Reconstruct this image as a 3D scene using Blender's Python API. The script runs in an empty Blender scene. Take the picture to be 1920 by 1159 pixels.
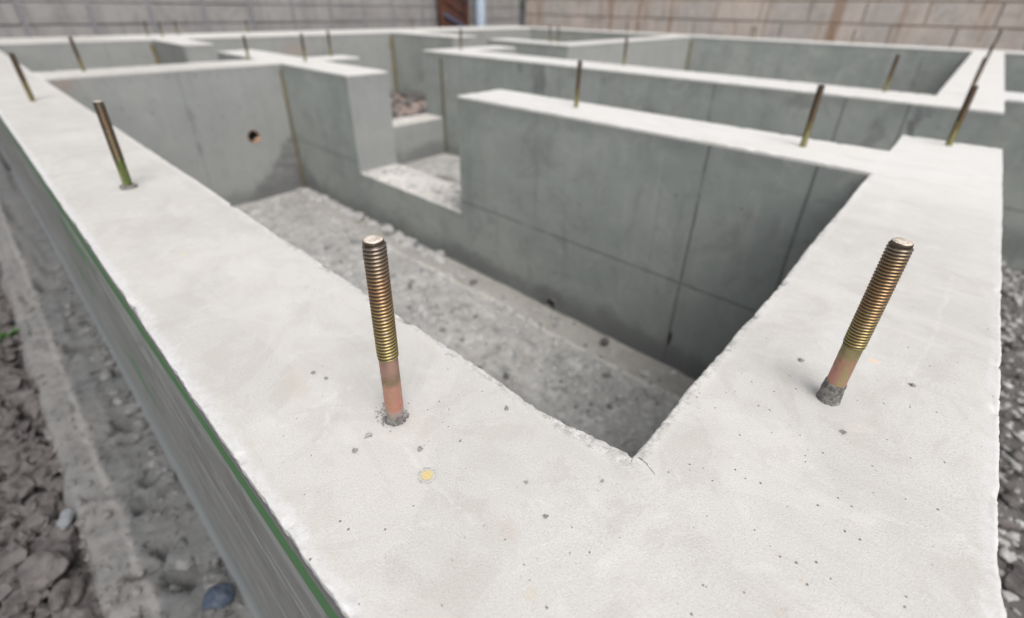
import bpy, bmesh, math, random
import numpy as np
from mathutils import Vector, Matrix, noise

sc = bpy.context.scene
COL = sc.collection
S = 0.22            # one plan unit (the camera's height above the wall tops) in metres
random.seed(11)

# ------------------------------------------------------------------ camera
def view_rot(yaw, pitch, roll):
    cy, sy = math.cos(yaw), math.sin(yaw)
    f = Vector((sy*math.cos(pitch), cy*math.cos(pitch), -math.sin(pitch)))
    r = Vector((cy, -sy, 0)); d = f.cross(r)
    c, s = math.cos(roll), math.sin(roll)
    return c*r+s*d, -s*r+c*d, f
cr, cd, cf = view_rot(-0.7347, 0.4994, -0.0163)
cam = bpy.data.cameras.new('camera'); cam_o = bpy.data.objects.new('camera', cam); COL.objects.link(cam_o)
M3 = Matrix(((cr.x, -cd.x, -cf.x), (cr.y, -cd.y, -cf.y), (cr.z, -cd.z, -cf.z)))
cam_o.matrix_world = Matrix.Translation((0, 0, S)) @ M3.to_4x4()
cam.sensor_width = 36; cam.lens = 889.9/1920*36; cam.shift_y = -(579.5-496.3)/1920
cam.clip_start = 0.01; cam.clip_end = 500
cam.dof.use_dof = True; cam.dof.focus_distance = 1.22*S; cam.dof.aperture_fstop = 4.8
sc.camera = cam_o

# ------------------------------------------------------------------ sky, sun, exposure
SUN_EL, SUN_AZ = math.radians(55), math.radians(115)
w = bpy.data.worlds.new("World"); sc.world = w; w.use_nodes = True
nt = w.node_tree; nt.nodes.clear()
sky = nt.nodes.new('ShaderNodeTexSky'); sky.sky_type = 'NISHITA'; sky.sun_disc = False
sky.sun_elevation = SUN_EL; sky.sun_rotation = SUN_AZ; sky.air_density = 1.0; sky.dust_density = 4.0; sky.ozone_density = 1.0
hs = nt.nodes.new('ShaderNodeHueSaturation'); hs.inputs['Saturation'].default_value = 0.22
bg = nt.nodes.new('ShaderNodeBackground'); bg.inputs['Strength'].default_value = 0.13
wo = nt.nodes.new('ShaderNodeOutputWorld')
nt.links.new(sky.outputs[0], hs.inputs['Color']); nt.links.new(hs.outputs[0], bg.inputs['Color']); nt.links.new(bg.outputs[0], wo.inputs[0])
sun = bpy.data.lights.new('sun', 'SUN'); sun.energy = 1.0; sun.angle = math.radians(42); sun.color = (1, .965, .92)
sun_o = bpy.data.objects.new('sun', sun); COL.objects.link(sun_o)
sd = Vector((math.sin(SUN_AZ)*math.cos(SUN_EL), math.cos(SUN_AZ)*math.cos(SUN_EL), math.sin(SUN_EL)))
sun_o.rotation_euler = sd.to_track_quat('Z', 'Y').to_euler(); sun_o.location = (2, 2, 5)
sc.view_settings.view_transform = 'Standard'; sc.view_settings.look = 'None'
sc.view_settings.gamma = 1; sc.view_settings.exposure = 0.6
sc.view_settings.use_curve_mapping = False
sc.render.resolution_x = 1024; sc.render.resolution_y = 618

# ------------------------------------------------------------------ node helper: arithmetic on sockets
class V:
    def __init__(s, g, k): s.g = g; s.k = k
    def _m(s, op, *a): return s.g.math(op, s, *a)
    def __add__(s, o): return s._m('ADD', o)
    __radd__ = __add__
    def __sub__(s, o): return s._m('SUBTRACT', o)
    def __rsub__(s, o): return s.g.math('SUBTRACT', o, s)
    def __mul__(s, o): return s._m('MULTIPLY', o)
    __rmul__ = __mul__
    def __truediv__(s, o): return s._m('DIVIDE', o)
    def abs(s): return s._m('ABSOLUTE')
    def max(s, o): return s._m('MAXIMUM', o)
    def min(s, o): return s._m('MINIMUM', o)
TONE = dict(leveling_mortar=1.01, formed_concrete=.64, dusty_pit_floor=.88, clay_spoil=.14, lean_concrete=.44, clay_clod=.31,  # clay_spoil kept very dark: crevice shade between clods put into the colour
            concrete_chip=.72, dusty_sill=.9, grey_block=.58, tan_block=.82)
class G:
    def __init__(s, name, rough=.8, metal=0, spec=.5):
        s.m = bpy.data.materials.new(name); s.m.use_nodes = True; s.t = s.m.node_tree
        s.b = s.t.nodes['Principled BSDF']; s.b.inputs['Roughness'].default_value = rough
        s.b.inputs['Metallic'].default_value = metal; s.b.inputs['Specular IOR Level'].default_value = spec
    def put(s, sock, v):
        if isinstance(v, V): s.t.links.new(v.k, sock)
        elif isinstance(v, (tuple, list)) and sock.type == 'RGBA': sock.default_value = (*v[:3], 1)
        else: sock.default_value = v
    def math(s, op, *a):
        n = s.t.nodes.new('ShaderNodeMath'); n.operation = op
        for i, v in enumerate(a): s.put(n.inputs[i], v)
        return V(s, n.outputs[0])
    def vm(s, op, *a, out=0):
        n = s.t.nodes.new('ShaderNodeVectorMath'); n.operation = op
        for i, v in enumerate(a): s.put(n.inputs[i], v)
        return V(s, n.outputs[out])
    def pos(s, k=1/S):          # world position in plan units
        n = s.t.nodes.new('ShaderNodeNewGeometry'); return s.vm('MULTIPLY', V(s, n.outputs['Position']), (k, k, k))
    def obj(s, k=1/S):
        n = s.t.nodes.new('ShaderNodeTexCoord'); return s.vm('MULTIPLY', V(s, n.outputs['Object']), (k, k, k))
    def nor(s):
        n = s.t.nodes.new('ShaderNodeNewGeometry'); return s.sep(V(s, n.outputs['Normal']))
    def sep(s, v):
        n = s.t.nodes.new('ShaderNodeSeparateXYZ'); s.put(n.inputs[0], v); return [V(s, n.outputs[i]) for i in range(3)]
    def noise(s, v, scale, detail=4, rough=.55, dist=0, col=False):
        n = s.t.nodes.new('ShaderNodeTexNoise'); s.put(n.inputs['Vector'], v); n.inputs['Scale'].default_value = scale
        n.inputs['Detail'].default_value = detail; n.inputs['Roughness'].default_value = rough; n.inputs['Distortion'].default_value = dist
        return V(s, n.outputs[1 if col else 0])
    def voro(s, v, scale, dim='3D'):
        n = s.t.nodes.new('ShaderNodeTexVoronoi'); n.voronoi_dimensions = dim; s.put(n.inputs['Vector'], v); n.inputs['Scale'].default_value = scale
        return V(s, n.outputs['Distance']), V(s, n.outputs['Color'])
    def step(s, v, a, b, lo=0., hi=1.):
        n = s.t.nodes.new('ShaderNodeMapRange'); n.interpolation_type = 'SMOOTHSTEP'
        s.put(n.inputs[0], v)
        n.inputs[1].default_value = a; n.inputs[2].default_value = b; n.inputs[3].default_value = lo; n.inputs[4].default_value = hi
        return V(s, n.outputs[0])
    def mix(s, f, a, b):
        n = s.t.nodes.new('ShaderNodeMix'); n.data_type = 'RGBA'
        s.put(n.inputs[0], f); s.put(n.inputs[6], a); s.put(n.inputs[7], b); return V(s, n.outputs[2])
    def bump(s, h, dist, strength=1):
        n = s.t.nodes.new('ShaderNodeBump'); s.put(n.inputs['Height'], h); n.inputs['Distance'].default_value = dist
        n.inputs['Strength'].default_value = strength; s.t.links.new(n.outputs[0], s.b.inputs['Normal'])
    def blob(s, p, c, r, soft=.6):       # soft ellipsoid mask
        d = s.vm('SUBTRACT', p, c); d = s.vm('DIVIDE', d, r); d = s.vm('LENGTH', d, out=1)
        return s.step(d, 1, 1-soft)
    def seg(s, p, a, b, wd, soft=.6):    # soft line-segment mask in the plan
        a = Vector((*a, 0)); b = Vector((*b, 0)); ab = b-a
        q = s.vm('SUBTRACT', s.vm('MULTIPLY', p, (1, 1, 0)), tuple(a))
        t = s.vm('DOT_PRODUCT', q, tuple(ab), out=1)*(1/ab.length_squared)
        t = t.max(0.).min(1.)
        n = s.t.nodes.new('ShaderNodeVectorMath'); n.operation = 'SCALE'; n.inputs[0].default_value = tuple(ab); s.put(n.inputs['Scale'], t)
        d = s.vm('LENGTH', s.vm('SUBTRACT', q, V(s, n.outputs[0])), out=1)
        return s.step(d, wd, wd*(1-soft))
    def done(s, col, rough=None):
        k = TONE.get(s.m.name, 1); col = s.vm('MULTIPLY', col, (k, k, k))
        s.put(s.b.inputs['Base Color'], col)
        if rough is not None: s.put(s.b.inputs['Roughness'], rough)
        return s.m

# ------------------------------------------------------------------ materials
def mat_top():
    g = G('leveling_mortar', .62, spec=.5); p = g.pos(); x, y, z = g.sep(p)
    big = g.noise(p, 1.3, 3, .6); med = g.noise(p, 5, 5, .65, .4); fine = g.noise(p, 160, 3, .7)
    c = g.mix(g.step(big, .35, .65), (.535, .52, .495), (.495, .48, .455))
    c = g.mix(g.step(med, .55, .75)*.4, c, (.45, .425, .385))
    c = g.mix(g.step(med, .46, .3)*.45, c, (.565, .555, .54))
    c = g.mix(g.step(g.noise(p, 2.2, 4, .6, 1.2), .6, .78)*.4, c, (.50, .44, .375))
    c = g.mix(g.step(fine, .35, .7)*.3, c, (.40, .385, .365))
    cl1 = g.noise(p, 3.2, 6, .7, 1.5)
    c = g.mix(g.step(cl1, .50, .60)*.42, c, (.42, .39, .35)); c = g.mix(g.step(cl1, .45, .36)*.35, c, (.59, .585, .575))
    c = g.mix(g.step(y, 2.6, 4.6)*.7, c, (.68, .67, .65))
    gr = g.noise(p, 240, 2, .6); c = g.mix(g.step(gr, .54, .68)*.42, c, (.34, .32, .29)); c = g.mix(g.step(gr, .42, .30)*.35, c, (.66, .65, .64))
    wp = g.noise(p, 1.1, 4, .65, 1.); c = g.mix(g.step(wp, .53, .55)*.22, c, (.60, .575, .54))
    tl = g.noise(g.vm('MULTIPLY', p, (1.6, 7, 1)), 1, 5, .7, .8); c = g.mix(g.step(tl, .54, .60)*.22, c, (.43, .41, .375))
    # worn, faintly darker trowel tracks on the left wall
    sv = g.vm('MULTIPLY', p, (2.2, 9, 1)); tr = g.noise(sv, 1, 4, .6, .5)
    c = g.mix(g.step(tr, .52, .72)*.4*g.step(x, -.9, -1.5), c, (.43, .415, .385))
    # white chalky outer edges
    wob = g.noise(p, 7, 4, .7)*.06
    wob2 = (g.noise(p, 26, 4, .75)-.5)*.05
    e = g.step(y+wob+wob2, .212, .185)*g.step(x, .35, .25)
    e2 = g.step(x-wob+wob2, .30, .325)*.8
    c = g.mix(e.max(e2)*g.step(g.noise(p, 40, 4, .8), .35, .6, .15, .65), c, (.60, .60, .61))
    e3 = g.step((y-.80).abs()-wob*.5, .035, 0)*g.step(x, -.2, -.4)
    e4 = g.step((x+.32).abs()-wob*.5, .035, 0)*g.step(y, .7, .9)*g.step(y, 6, 5.5)
    c = g.mix(e3.max(e4)*.35, c, (.64, .635, .62))
    eb = g.noise(p, 34, 5, .8); n9 = (g.noise(p, 11, 3)-.5)*.05
    band = (g.step((y-.79).abs()+n9, .034, .012)*g.step(x, -.25, -.35)*g.step(x, -3, -2)).max(g.step((x+.32).abs()+n9, .034, .012)*g.step(y, .78, .84)*g.step(y, 3.6, 3))
    c = g.mix(band*g.step(eb, .50, .60)*.65, c, (.33, .32, .30)); c = g.mix(band*g.step(eb, .47, .38)*.7, c, (.66, .655, .64))  # broken burr along the inner edges, its grey shadows painted as spots
    # chalk streaks and scratches
    pn = g.vm('ADD', p, g.vm('MULTIPLY', g.vm('SUBTRACT', g.noise(p, 12, 4, .7, col=True), (.5, .5, .5)), (.05, .05, 0)))
    br = g.step(g.noise(p, 30, 3), .38, .55)
    st = None
    for a, b, wd in [((-.76, .45), (-.69, .44), .010), ((-.645, .432), (-.56, .43), .012), ((-.54, .428), (-.485, .427), .007),
                     ((-1.05, .27), (-1.065, .41), .022), ((-1.065, .41), (-1.05, .55), .014), ((-.93, .30), (-1.04, .40), .012),
                     ((.19, 1.96), (.15, 1.59), .010), ((.215, 2.6), (.19, 1.96), .012), ((.29, 1.15), (.33, 1.1), .02)]:
        m = g.seg(pn, a, b, wd, .9); st = m if st is None else st.max(m)
    c = g.mix(st*br*.2, c, (.70, .70, .70))
    sc_ = None
    for a, b, wd in [((-.95, .53), (-1.02, .40), .003), ((-1.02, .40), (-1.08, .31), .002), ((.21, 4.0), (-.25, 4.08), .006)]:
        m = g.seg(pn, a, b, wd, .6); sc_ = m if sc_ is None else sc_.max(m)
    c = g.mix(sc_*.5, c, (.42, .40, .38))
    pk = g.vm('ADD', p, g.vm('MULTIPLY', g.vm('SUBTRACT', g.noise(p, 60, 3, .7, col=True), (.5, .5, .5)), (.02, .02, 0)))
    ck = g.seg(pk, (-.305, .833), (-.282, .828), .0026, .5).max(g.seg(pk, (-.282, .828), (-.255, .814), .0017, .5))
    c = g.mix(ck*.6, c, (.12, .11, .10))
    # grey patches round the bolts and odd stains
    for ctr, r, k, cc in [((-.865, .49, 0), (.07, .06, .1), .3, (.41, .395, .375)), ((.0, 1.39, 0), (.085, .08, .1), .32, (.38, .37, .35)),
                       ((-3.55, .465, 0), (.12, .1, .1), .3, (.41, .39, .36)), ((-.42, .47, 0), (.04, .03, .1), .35, (.45, .39, .33)), ((-.30, .40, 0), (.02, .02, .1), .3, (.52, .45, .30)),
                       ((-1.19, .36, 0), (.12, .05, .1), .35, (.46, .41, .355)), ((-2.35, .41, 0), (.02, .02, .1), .6, (.62, .56, .25)), ((.065, 1.70, 0), (.016, .015, .1), .8, (.74, .50, .33)), ((.33, 1.12, 0), (.018, .02, .1), .5, (.45, .44, .42)), ((-.545, .155, 0), (.02, .02, .1), .6, (.42, .42, .41))]:
        c = g.mix(g.blob(pn, ctr, r, .9)*k, c, cc)
    # air-void pits
    d1, k1 = g.voro(p, 15, '2D'); r1 = g.sep(k1)[0]; r2 = g.sep(k1)[1]
    dens = g.step(g.noise(p, 1.6, 2), .42, .62, .02, .07)
    cl = g.blob(p, (.0, .95, 0), (.55, .65, 1), .8); pit = g.step(d1-r2*r2*.030, .021, .009)*g.step(r1-dens-cl*.16, .01, -.01)
    d2, k2 = g.voro(p, 34, '2D'); q1 = g.sep(k2)[0]
    pit2 = g.step(d2-g.sep(k2)[1]*.05, .055, .02)*g.step(q1-cl*.07, .035, .03)
    fall = g.step(x, -1.6, -.9, .15, 1)
    pits = (pit.max(pit2))*fall
    c = g.mix(pits*.9, c, (.13, .12, .115))
    d3, k3 = g.voro(p, 24, '2D'); o1 = g.sep(k3)[1]
    c = g.mix(g.step(d3, .16, .05)*g.step(o1, .02, .015)*.4, c, (.50, .38, .29))
    g.bump(fine*.35+med*.8+g.noise(p, 300, 2)*.5-pits*1.5-ck*2+band*(eb-.5)*5, .0006, .85)
    return g.done(c)

def mat_side():
    g = G('formed_concrete', .78, spec=.3); p = g.pos(); x, y, z = g.sep(p); nx, ny, nz = g.nor()
    big = g.noise(p, .9, 4, .6); med = g.noise(p, 3.5, 5, .6, .6); fine = g.noise(p, 60, 3, .7)
    c = g.mix(g.step(big, .35, .65), (.475, .505, .47), (.385, .42, .395))
    c = g.mix(g.step(med, .55, .75)*.6, c, (.30, .33, .31))
    c = g.mix(g.step(med, .46, .28)*.45, c, (.54, .54, .515))
    c = g.mix(g.step(fine, .45, .7)*.18, c, (.30, .30, .29))
    run = g.noise(g.vm('MULTIPLY', p, (6, 6, .5)), 1, 4, .6)      # faint vertical runs
    c = g.mix(g.step(run, .54, .68)*.35, c, (.54, .53, .50)); c = g.mix(g.step(run, .44, .32)*.35, c, (.27, .285, .275))
    sm = g.noise(p, 2.3, 5, .8, 2.5); c = g.mix(g.step(sm, .62, .70)*.5, c, (.19, .195, .19))
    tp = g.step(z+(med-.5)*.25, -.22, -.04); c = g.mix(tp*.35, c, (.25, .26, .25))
    cloud = g.noise(p, 1.9, 6, .72, 1.6); c = g.mix(g.step(cloud, .52, .64)*.5, c, (.33, .345, .33)); c = g.mix(g.step(cloud, .46, .34)*.4, c, (.56, .57, .54))
    # faces looking along x mixed paler: their stronger light put into the colour
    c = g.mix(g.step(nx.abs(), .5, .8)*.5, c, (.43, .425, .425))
    # form joints: one level joint, some upright ones
    wob = (g.noise(p, 2.5, 3)-.5)*.035
    jn = g.step((z+1.41+wob).abs(), .014, .005)*((g.step((y-4.155).abs(), .1, .05)*g.step(ny, -.5, -.8)).max(g.step((y-9.36).abs(), .1, .05)))*g.step(g.noise(p, 5, 3), .32, .5, .35, 1)
    ja = None
    for xx, yy in [(-1.49, 4.155), (-.66, 4.155), (-6.5, 8.05), (-1.2, 8.05), (-.5, 8.05), (-3.0, 8.05), (-1.45, 21.0), (-5.6, 21.), (-13.5, 12.35)]:
        m = g.step((x-xx+wob*.6).abs(), .020, .006)*g.step((y-yy).abs(), .3, .2); ja = m if ja is None else ja.max(m)
    for yy, xx in [(2.44, -9.71), (2.3, -17.9), (3.0, -17.9), (7.6, -17.9), (9.4, -17.9), (17.5, -17.9)]:
        m = g.step((y-yy+wob*.8).abs(), .022, .005)*g.step((x-xx).abs(), .3, .2)*.45; ja = ja.max(m)
    ja = ja*g.step(g.noise(p, 3, 3), .3, .5, .4, 1)
    c = g.mix(jn.max(ja)*.66, c, (.13, .135, .13))
    halo = g.step((z+1.41+wob).abs(), .09, 0)
    c = g.mix(halo*jn*.15, c, (.2, .21, .2))
    # damp and dirt patches where the photograph has them
    pn = g.vm('ADD', p, g.vm('MULTIPLY', g.vm('SUBTRACT', g.noise(p, 4, 4, .7, col=True), (.5, .5, .5)), (.5, .5, .5)))
    for ctr, r, k in [
                      ((-6.6, 8.05, -.35), (.25, .3, .5), .65), ((-7.15, 8.05, -.15), (.12, .3, .14), .6), ((-4.0, 8.05, -.7), (.4, .3, .2), .5),
                      ((-.38, 8.05, -.35), (.1, .3, .42), .85), ((-.75, 8.05, -.5), (.12, .3, .5), .45), ((-1.75, 8.05, -.15), (.3, .3, .2), .45), ((.9, 9.36, -.5), (.15, .3, .5), .4),
                      ((-2.0, 4.155, -2.3), (2.2, .3, .25), .5), ((-.7, 4.155, -2.35), (.6, .3, .3), .5), ((-4.6, 4.155, -2.3), (1.2, .3, .22), .5),
                      ((-3.1, 4.155, -2.3), (.35, .3, .25), .6), ((-9.71, 2.45, -.8), (.3, .06, .35), .4), ((-9.71, 2.42, -1.25), (.3, .05, .15), .6),
                      ((-9.71, 1.9, -.6), (.3, .05, .05), .6), ((-1.0, 4.155, -.75), (.5, .3, .35), .18), ((-3.6, 4.155, -.5), (.7, .3, .35), .18),
                      ((-17.9, 9.3, -.9), (.3, 1.2, .5), .35), ((-15.2, 12.35, -1.5), (1.8, .3, .4), .45), ((-9.71, 7.6, -2.3), (.3, .9, .3), .5), ((1.2, 9.36, -1.9), (.9, .3, .3), .5)]:
        c = g.mix(g.blob(pn, ctr, r, .7)*k, c, (.20, .205, .205))
    sk = g.noise(g.vm('MULTIPLY', g.vm('ADD', p, g.vm('MULTIPLY', p, (0, 0, 0))), (3, 3, 9)), 1, 4, .7)
    t1 = g.step((z+2.5)-(y-2.95)*1.0+(med-.5)*.7+(g.noise(p, 9, 4, .8)-.5)*.35, .14, -.12)*g.step((x+9.71).abs(), .1, .05)*g.step((y-3.5).abs(), .75, .66)
    t2 = g.step((z+2.5)+(x+8.55)*.62+(med-.5)*.3, .08, -.06)*g.step((y-4.155).abs(), .1, .05)*g.step(x, -8.3, -8.6)
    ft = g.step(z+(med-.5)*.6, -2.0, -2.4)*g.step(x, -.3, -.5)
    c = g.mix((t1*g.step(sk, .35, .6, .45, 1.)).max(t2*.5), c, (.24, .24, .245))
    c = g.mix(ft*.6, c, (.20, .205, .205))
    # pale dusty foot and rusty bloom
    c = g.mix(g.step(z+(med-.5)*.8, -2.25, -2.45)*.0, c, (.33, .32, .30))
    c = g.mix(g.blob(pn, (-17.9, 8.3, -.5), (.4, .7, .4), .8)*.45, c, (.52, .40, .33))
    c = g.mix(g.blob(pn, (-9.71, .95, -.15), (.3, .35, .25), .8)*.5, c, (.45, .34, .27))
    d1, k1 = g.voro(p, 7); r1 = g.sep(k1)[0]
    pit = g.step(d1-g.sep(k1)[1]*.06, .12, .06)*g.step(r1, .30, .27)
    c = g.mix(pit*.5, c, (.18, .185, .18))
    # the long outer face: green snapped line and green smears, streaks that paint its film-like reflections
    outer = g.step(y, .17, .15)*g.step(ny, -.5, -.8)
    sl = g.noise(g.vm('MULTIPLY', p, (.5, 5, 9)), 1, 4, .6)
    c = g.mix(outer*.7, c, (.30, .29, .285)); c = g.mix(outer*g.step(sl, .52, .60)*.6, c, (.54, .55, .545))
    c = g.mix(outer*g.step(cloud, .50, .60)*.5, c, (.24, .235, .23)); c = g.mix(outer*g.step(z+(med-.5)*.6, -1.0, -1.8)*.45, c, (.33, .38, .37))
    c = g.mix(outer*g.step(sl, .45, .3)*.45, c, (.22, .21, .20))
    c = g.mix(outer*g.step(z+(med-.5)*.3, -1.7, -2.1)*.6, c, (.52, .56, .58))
    gw = (g.noise(p, 3, 3)-.5)*.03
    gl = g.step((z+.130+gw*.8).abs(), .055, .045)
    gs = g.blob(pn, (-3.2, .1, -1.0), (.5, .5, .10), .7).max(g.blob(pn, (-4.6, .1, -.9), (.7, .5, .12), .7)).max(g.blob(pn, (-3.9, .1, -.35), (1., .5, .1), .7))
    c = g.mix(outer*gl.max(gs*.75)*.8, c, (.085, .31, .085))
    c = g.mix(outer*g.step(z, -.07, -.05)*.6, c, (.24, .245, .25))
    g.bump(med*.5+fine*.2-pit*1.5-jn.max(ja)*1.2, .0012, .5)
    r = g.step(sl, .3, .7, .42, .7)
    return g.done(c, g.mix(outer, (.8, .8, .8), (.5, .5, .5)))

def mat_floor():
    g = G('dusty_pit_floor', .95, spec=.2); p = g.pos(); x, y, z = g.sep(p)
    a = g.noise(p, 1.2, 5, .65, .6); b = g.noise(p, 5, 6, .7, .5); f = g.noise(p, 28, 5, .7)
    c = g.mix(g.step(a, .35, .65), (.60, .585, .56), (.49, .48, .465))
    c = g.mix(g.step(b, .52, .66)*.7, c, (.30, .295, .29))
    c = g.mix(g.step(b, .46, .32)*.75, c, (.80, .79, .77))
    c = g.mix(g.step(f, .55, .7)*.6, c, (.20, .195, .19))
    c = g.mix(g.step(f, .42, .3)*.4, c, (.70, .69, .67))
    c = g.mix(g.step(g.noise(p, 3, 3), .58, .72)*.4, c, (.47, .37, .29))
    d, k = g.voro(p, 16); c = g.mix(g.step(d, .25, .12)*g.step(g.sep(k)[0], .2, .15)*.6, c, (.24, .25, .26))
    b2 = g.noise(p, 2.6, 7, .75, 1.2); c = g.mix(g.step(b2, .53, .62)*.65, c, (.27, .265, .26)); c = g.mix(g.step(b2, .46, .38)*.6, c, (.84, .83, .81))
    b3 = g.noise(p, 13, 5, .8); c = g.mix(g.step(b3, .57, .63)*.6, c, (.18, .175, .17))
    fl = g.step(y+(a-.5)*.12, 3.76, 3.80)*g.step(x, -9.7, -9.5)*g.step(y, 4.3, 4.2); c = g.mix(fl*.7, c, (.47, .445, .405))
    c = g.mix(g.step((y+(a-.5)*.12-3.775).abs(), .03, .01)*g.step(x, -7, -5)*.8, c, (.74, .71, .66))
    c = g.mix(g.blob(p, (-8.1, 6.6, -2.46), (.5, .35, 1), .6)*.6, c, (.18, .16, .14))  # dark patch paints the shade of a cavity behind the sill
    c = g.mix(g.step(x, -10.6, -10.9)*.85, c, g.mix(g.step(b, .4, .6), (.42, .31, .26), (.25, .19, .165)))
    g.bump(b*1.3+f*.8+g.noise(p, 90, 3)*.2, .009, 1)
    return g.done(c)

def mat_ground():
    g = G('clay_spoil', .95, spec=.2); p = g.pos()
    a = g.noise(p, 1.4, 5, .65, .6); b = g.noise(p, 7, 6, .7, .4); f = g.noise(p, 40, 5, .7)
    c = g.mix(g.step(a, .35, .65), (.38, .355, .345), (.32, .31, .31))
    c = g.mix(g.step(b, .5, .66)*.75, c, (.15, .135, .13))
    c = g.mix(g.step(b, .45, .3)*.6, c, (.60, .555, .53))
    c = g.mix(g.step(f, .55, .72)*.4, c, (.15, .14, .135))
    x, y, z = g.sep(p); c = g.mix(g.step(x, .2, .5)*.8, c, (1., .95, .9))
    g.bump(b+f*.5, .006, .8)
    return g.done(c)

def mat_strip():
    g = G('lean_concrete', .95, spec=.2); p = g.pos()
    a = g.noise(p, 2., 5, .65, .6); b = g.noise(p, 8, 6, .7, .4); f = g.noise(p, 40, 5, .7)
    c = g.mix(g.step(a, .35, .65), (.50, .475, .455), (.42, .42, .415))
    c = g.mix(g.step(b, .52, .66)*.75, c, (.24, .22, .21))
    c = g.mix(g.step(b, .45, .3)*.5, c, (.57, .55, .53))
    c = g.mix(g.step(f, .57, .72)*.4, c, (.17, .16, .155))
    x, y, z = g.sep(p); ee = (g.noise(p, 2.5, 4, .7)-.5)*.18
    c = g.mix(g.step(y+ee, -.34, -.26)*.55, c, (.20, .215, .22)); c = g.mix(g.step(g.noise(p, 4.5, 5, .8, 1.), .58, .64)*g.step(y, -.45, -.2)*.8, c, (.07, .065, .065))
    c = g.mix(g.step((y+.33+ee*.6).abs(), .035, .01)*.6, c, (.62, .60, .58))
    g.bump(b+f*.5, .006, .8)
    return g.done(c)

def mat_stone(name, c1, c2, sc_=9):
    g = G(name, .9, spec=.25); p = g.pos(); a = g.noise(p, sc_, 5, .65, .4); k = g.noise(p, 1.3, 2)
    c = g.mix(g.step(a, .35, .65), c1, c2); c = g.mix(g.step(k, .5, .6)*.4, c, tuple(.7*v for v in c1))
    g.bump(a, .003, .6); return g.done(c)

def mat_bolt(name, ramp, rough=.34, metal=.85):
    gk = .15 if name.endswith('A') else .6
    ramp = [(h, tuple(v*.74 for v in c)) for h, c in ramp]
    # ramp: list of (height in units above the top, colour)
    g = G(name, rough, metal); p = g.obj(); x, y, z = g.sep(p)
    n = g.noise(p, 26, 4, .65, .5); zz = z+(n-.5)*.05
    c = ramp[0][1]
    for (h0, _), (h1, col) in zip(ramp[:-1], ramp[1:]):
        c = g.mix(g.step(zz, h0, h1), c, col)
    ir = g.noise(g.vm('MULTIPLY', p, (1, 1, .16)), 24, 3, .6)
    c = g.mix(g.step(ir, .52, .62)*gk, c, (.34, .34, .15))
    c = g.mix(g.step(ir, .42, .3)*.35, c, (.62, .36, .36))
    dirt = g.noise(p, 45, 5, .75)
    c = g.mix(g.step(dirt, .60, .70)*.7, c, (.07, .055, .04))
    g.bump(dirt, .0002, .4)
    g.put(g.b.inputs['Metallic'], g.step(dirt, .56, .70, metal*.85, .1))
    return g.done(c, g.step(dirt, .4, .66, rough, .75))

def mat_thread(name, ramp, cap):
    q_ = .42 if name.endswith('D') else .52; ramp = [(h, tuple(v*q_ for v in c)) for h, c in ramp]
    # same coating, darkened towards the root of the thread (radius-based)
    g = G(name, .3, .85); p = g.obj(); x, y, z = g.sep(p)
    rad = g.vm('LENGTH', g.vm('MULTIPLY', p, (1, 1, 0)), out=1)
    n = g.noise(p, 22, 4, .65, .5); zz = z+(n-.5)*.05
    c = ramp[0][1]
    for (h0, _), (h1, col) in zip(ramp[:-1], ramp[1:]):
        c = g.mix(g.step(zz, h0, h1), c, col)
    c = g.mix(g.step(n, .55, .7)*.35, c, (.30, .13, .07))
    root = g.step(rad, .0264, .0246)
    c = g.mix(root*.92, c, (.05, .032, .02))
    cm = g.step(z, cap-.003, cap-.0015)*g.step(rad, .0225, .0215); c = g.mix(cm, c, g.mix(g.step(g.noise(p, 60, 4, .7), .4, .6), (.80, .70, .60), (.50, .42, .34)))
    dirt = g.noise(p, 70, 4, .7); dm = g.step(dirt, .58, .66)*(1-cm)
    c = g.mix(dm*.6, c, (.20, .18, .16))
    g.put(g.b.inputs['Metallic'], (g.step(rad, .0262, .0242, .85, .3))*(1-dm*.7))
    g.bump(dirt, .0002, .3)
    return g.done(c)

def mat_block(name, c1, c2, c3, stain, sk, axis):
    g = G(name, .92, spec=.2); p = g.pos(); x, y, z = g.sep(p)
    a = g.noise(p, .5, 4, .6); b = g.noise(p, 3, 5, .65)
    c = g.mix(g.step(a, .35, .65), c1, c2); c = g.mix(g.step(b, .5, .7)*.5, c, c3)
    s = g.noise(g.vm('MULTIPLY', p, (1.6, 1.6, .12)), 1, 5, .65)
    c = g.mix(g.step(s, .52, .66)*sk, c, stain)
    s2 = g.noise(g.vm('MULTIPLY', p, (4, 4, .2)), 1, 4, .6)
    c = g.mix(g.step(s2, .56, .7)*sk*.6, c, tuple(.6*v for v in stain))
    s4 = g.noise(p, 1.1, 6, .8, 1.); c = g.mix(g.step(s4, .53, .62)*.4, c, tuple(.6*v for v in c2))
    s3 = g.noise(p, .35, 3, .6)
    c = g.mix(g.step(s3, .55, .7)*.35, c, tuple(.45*v for v in c1))
    g.bump(b, .004, .5); return g.done(c)

def mat_plain(name, col, rough=.8, metal=0, vary=.3, sc_=8):
    g = G(name, rough, metal); p = g.pos(); a = g.noise(p, sc_, 4, .6)
    c = g.mix(g.step(a, .35, .65)*vary, col, tuple(v*.55 for v in col)); g.bump(a, .001, .3)
    return g.done(c)

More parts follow.
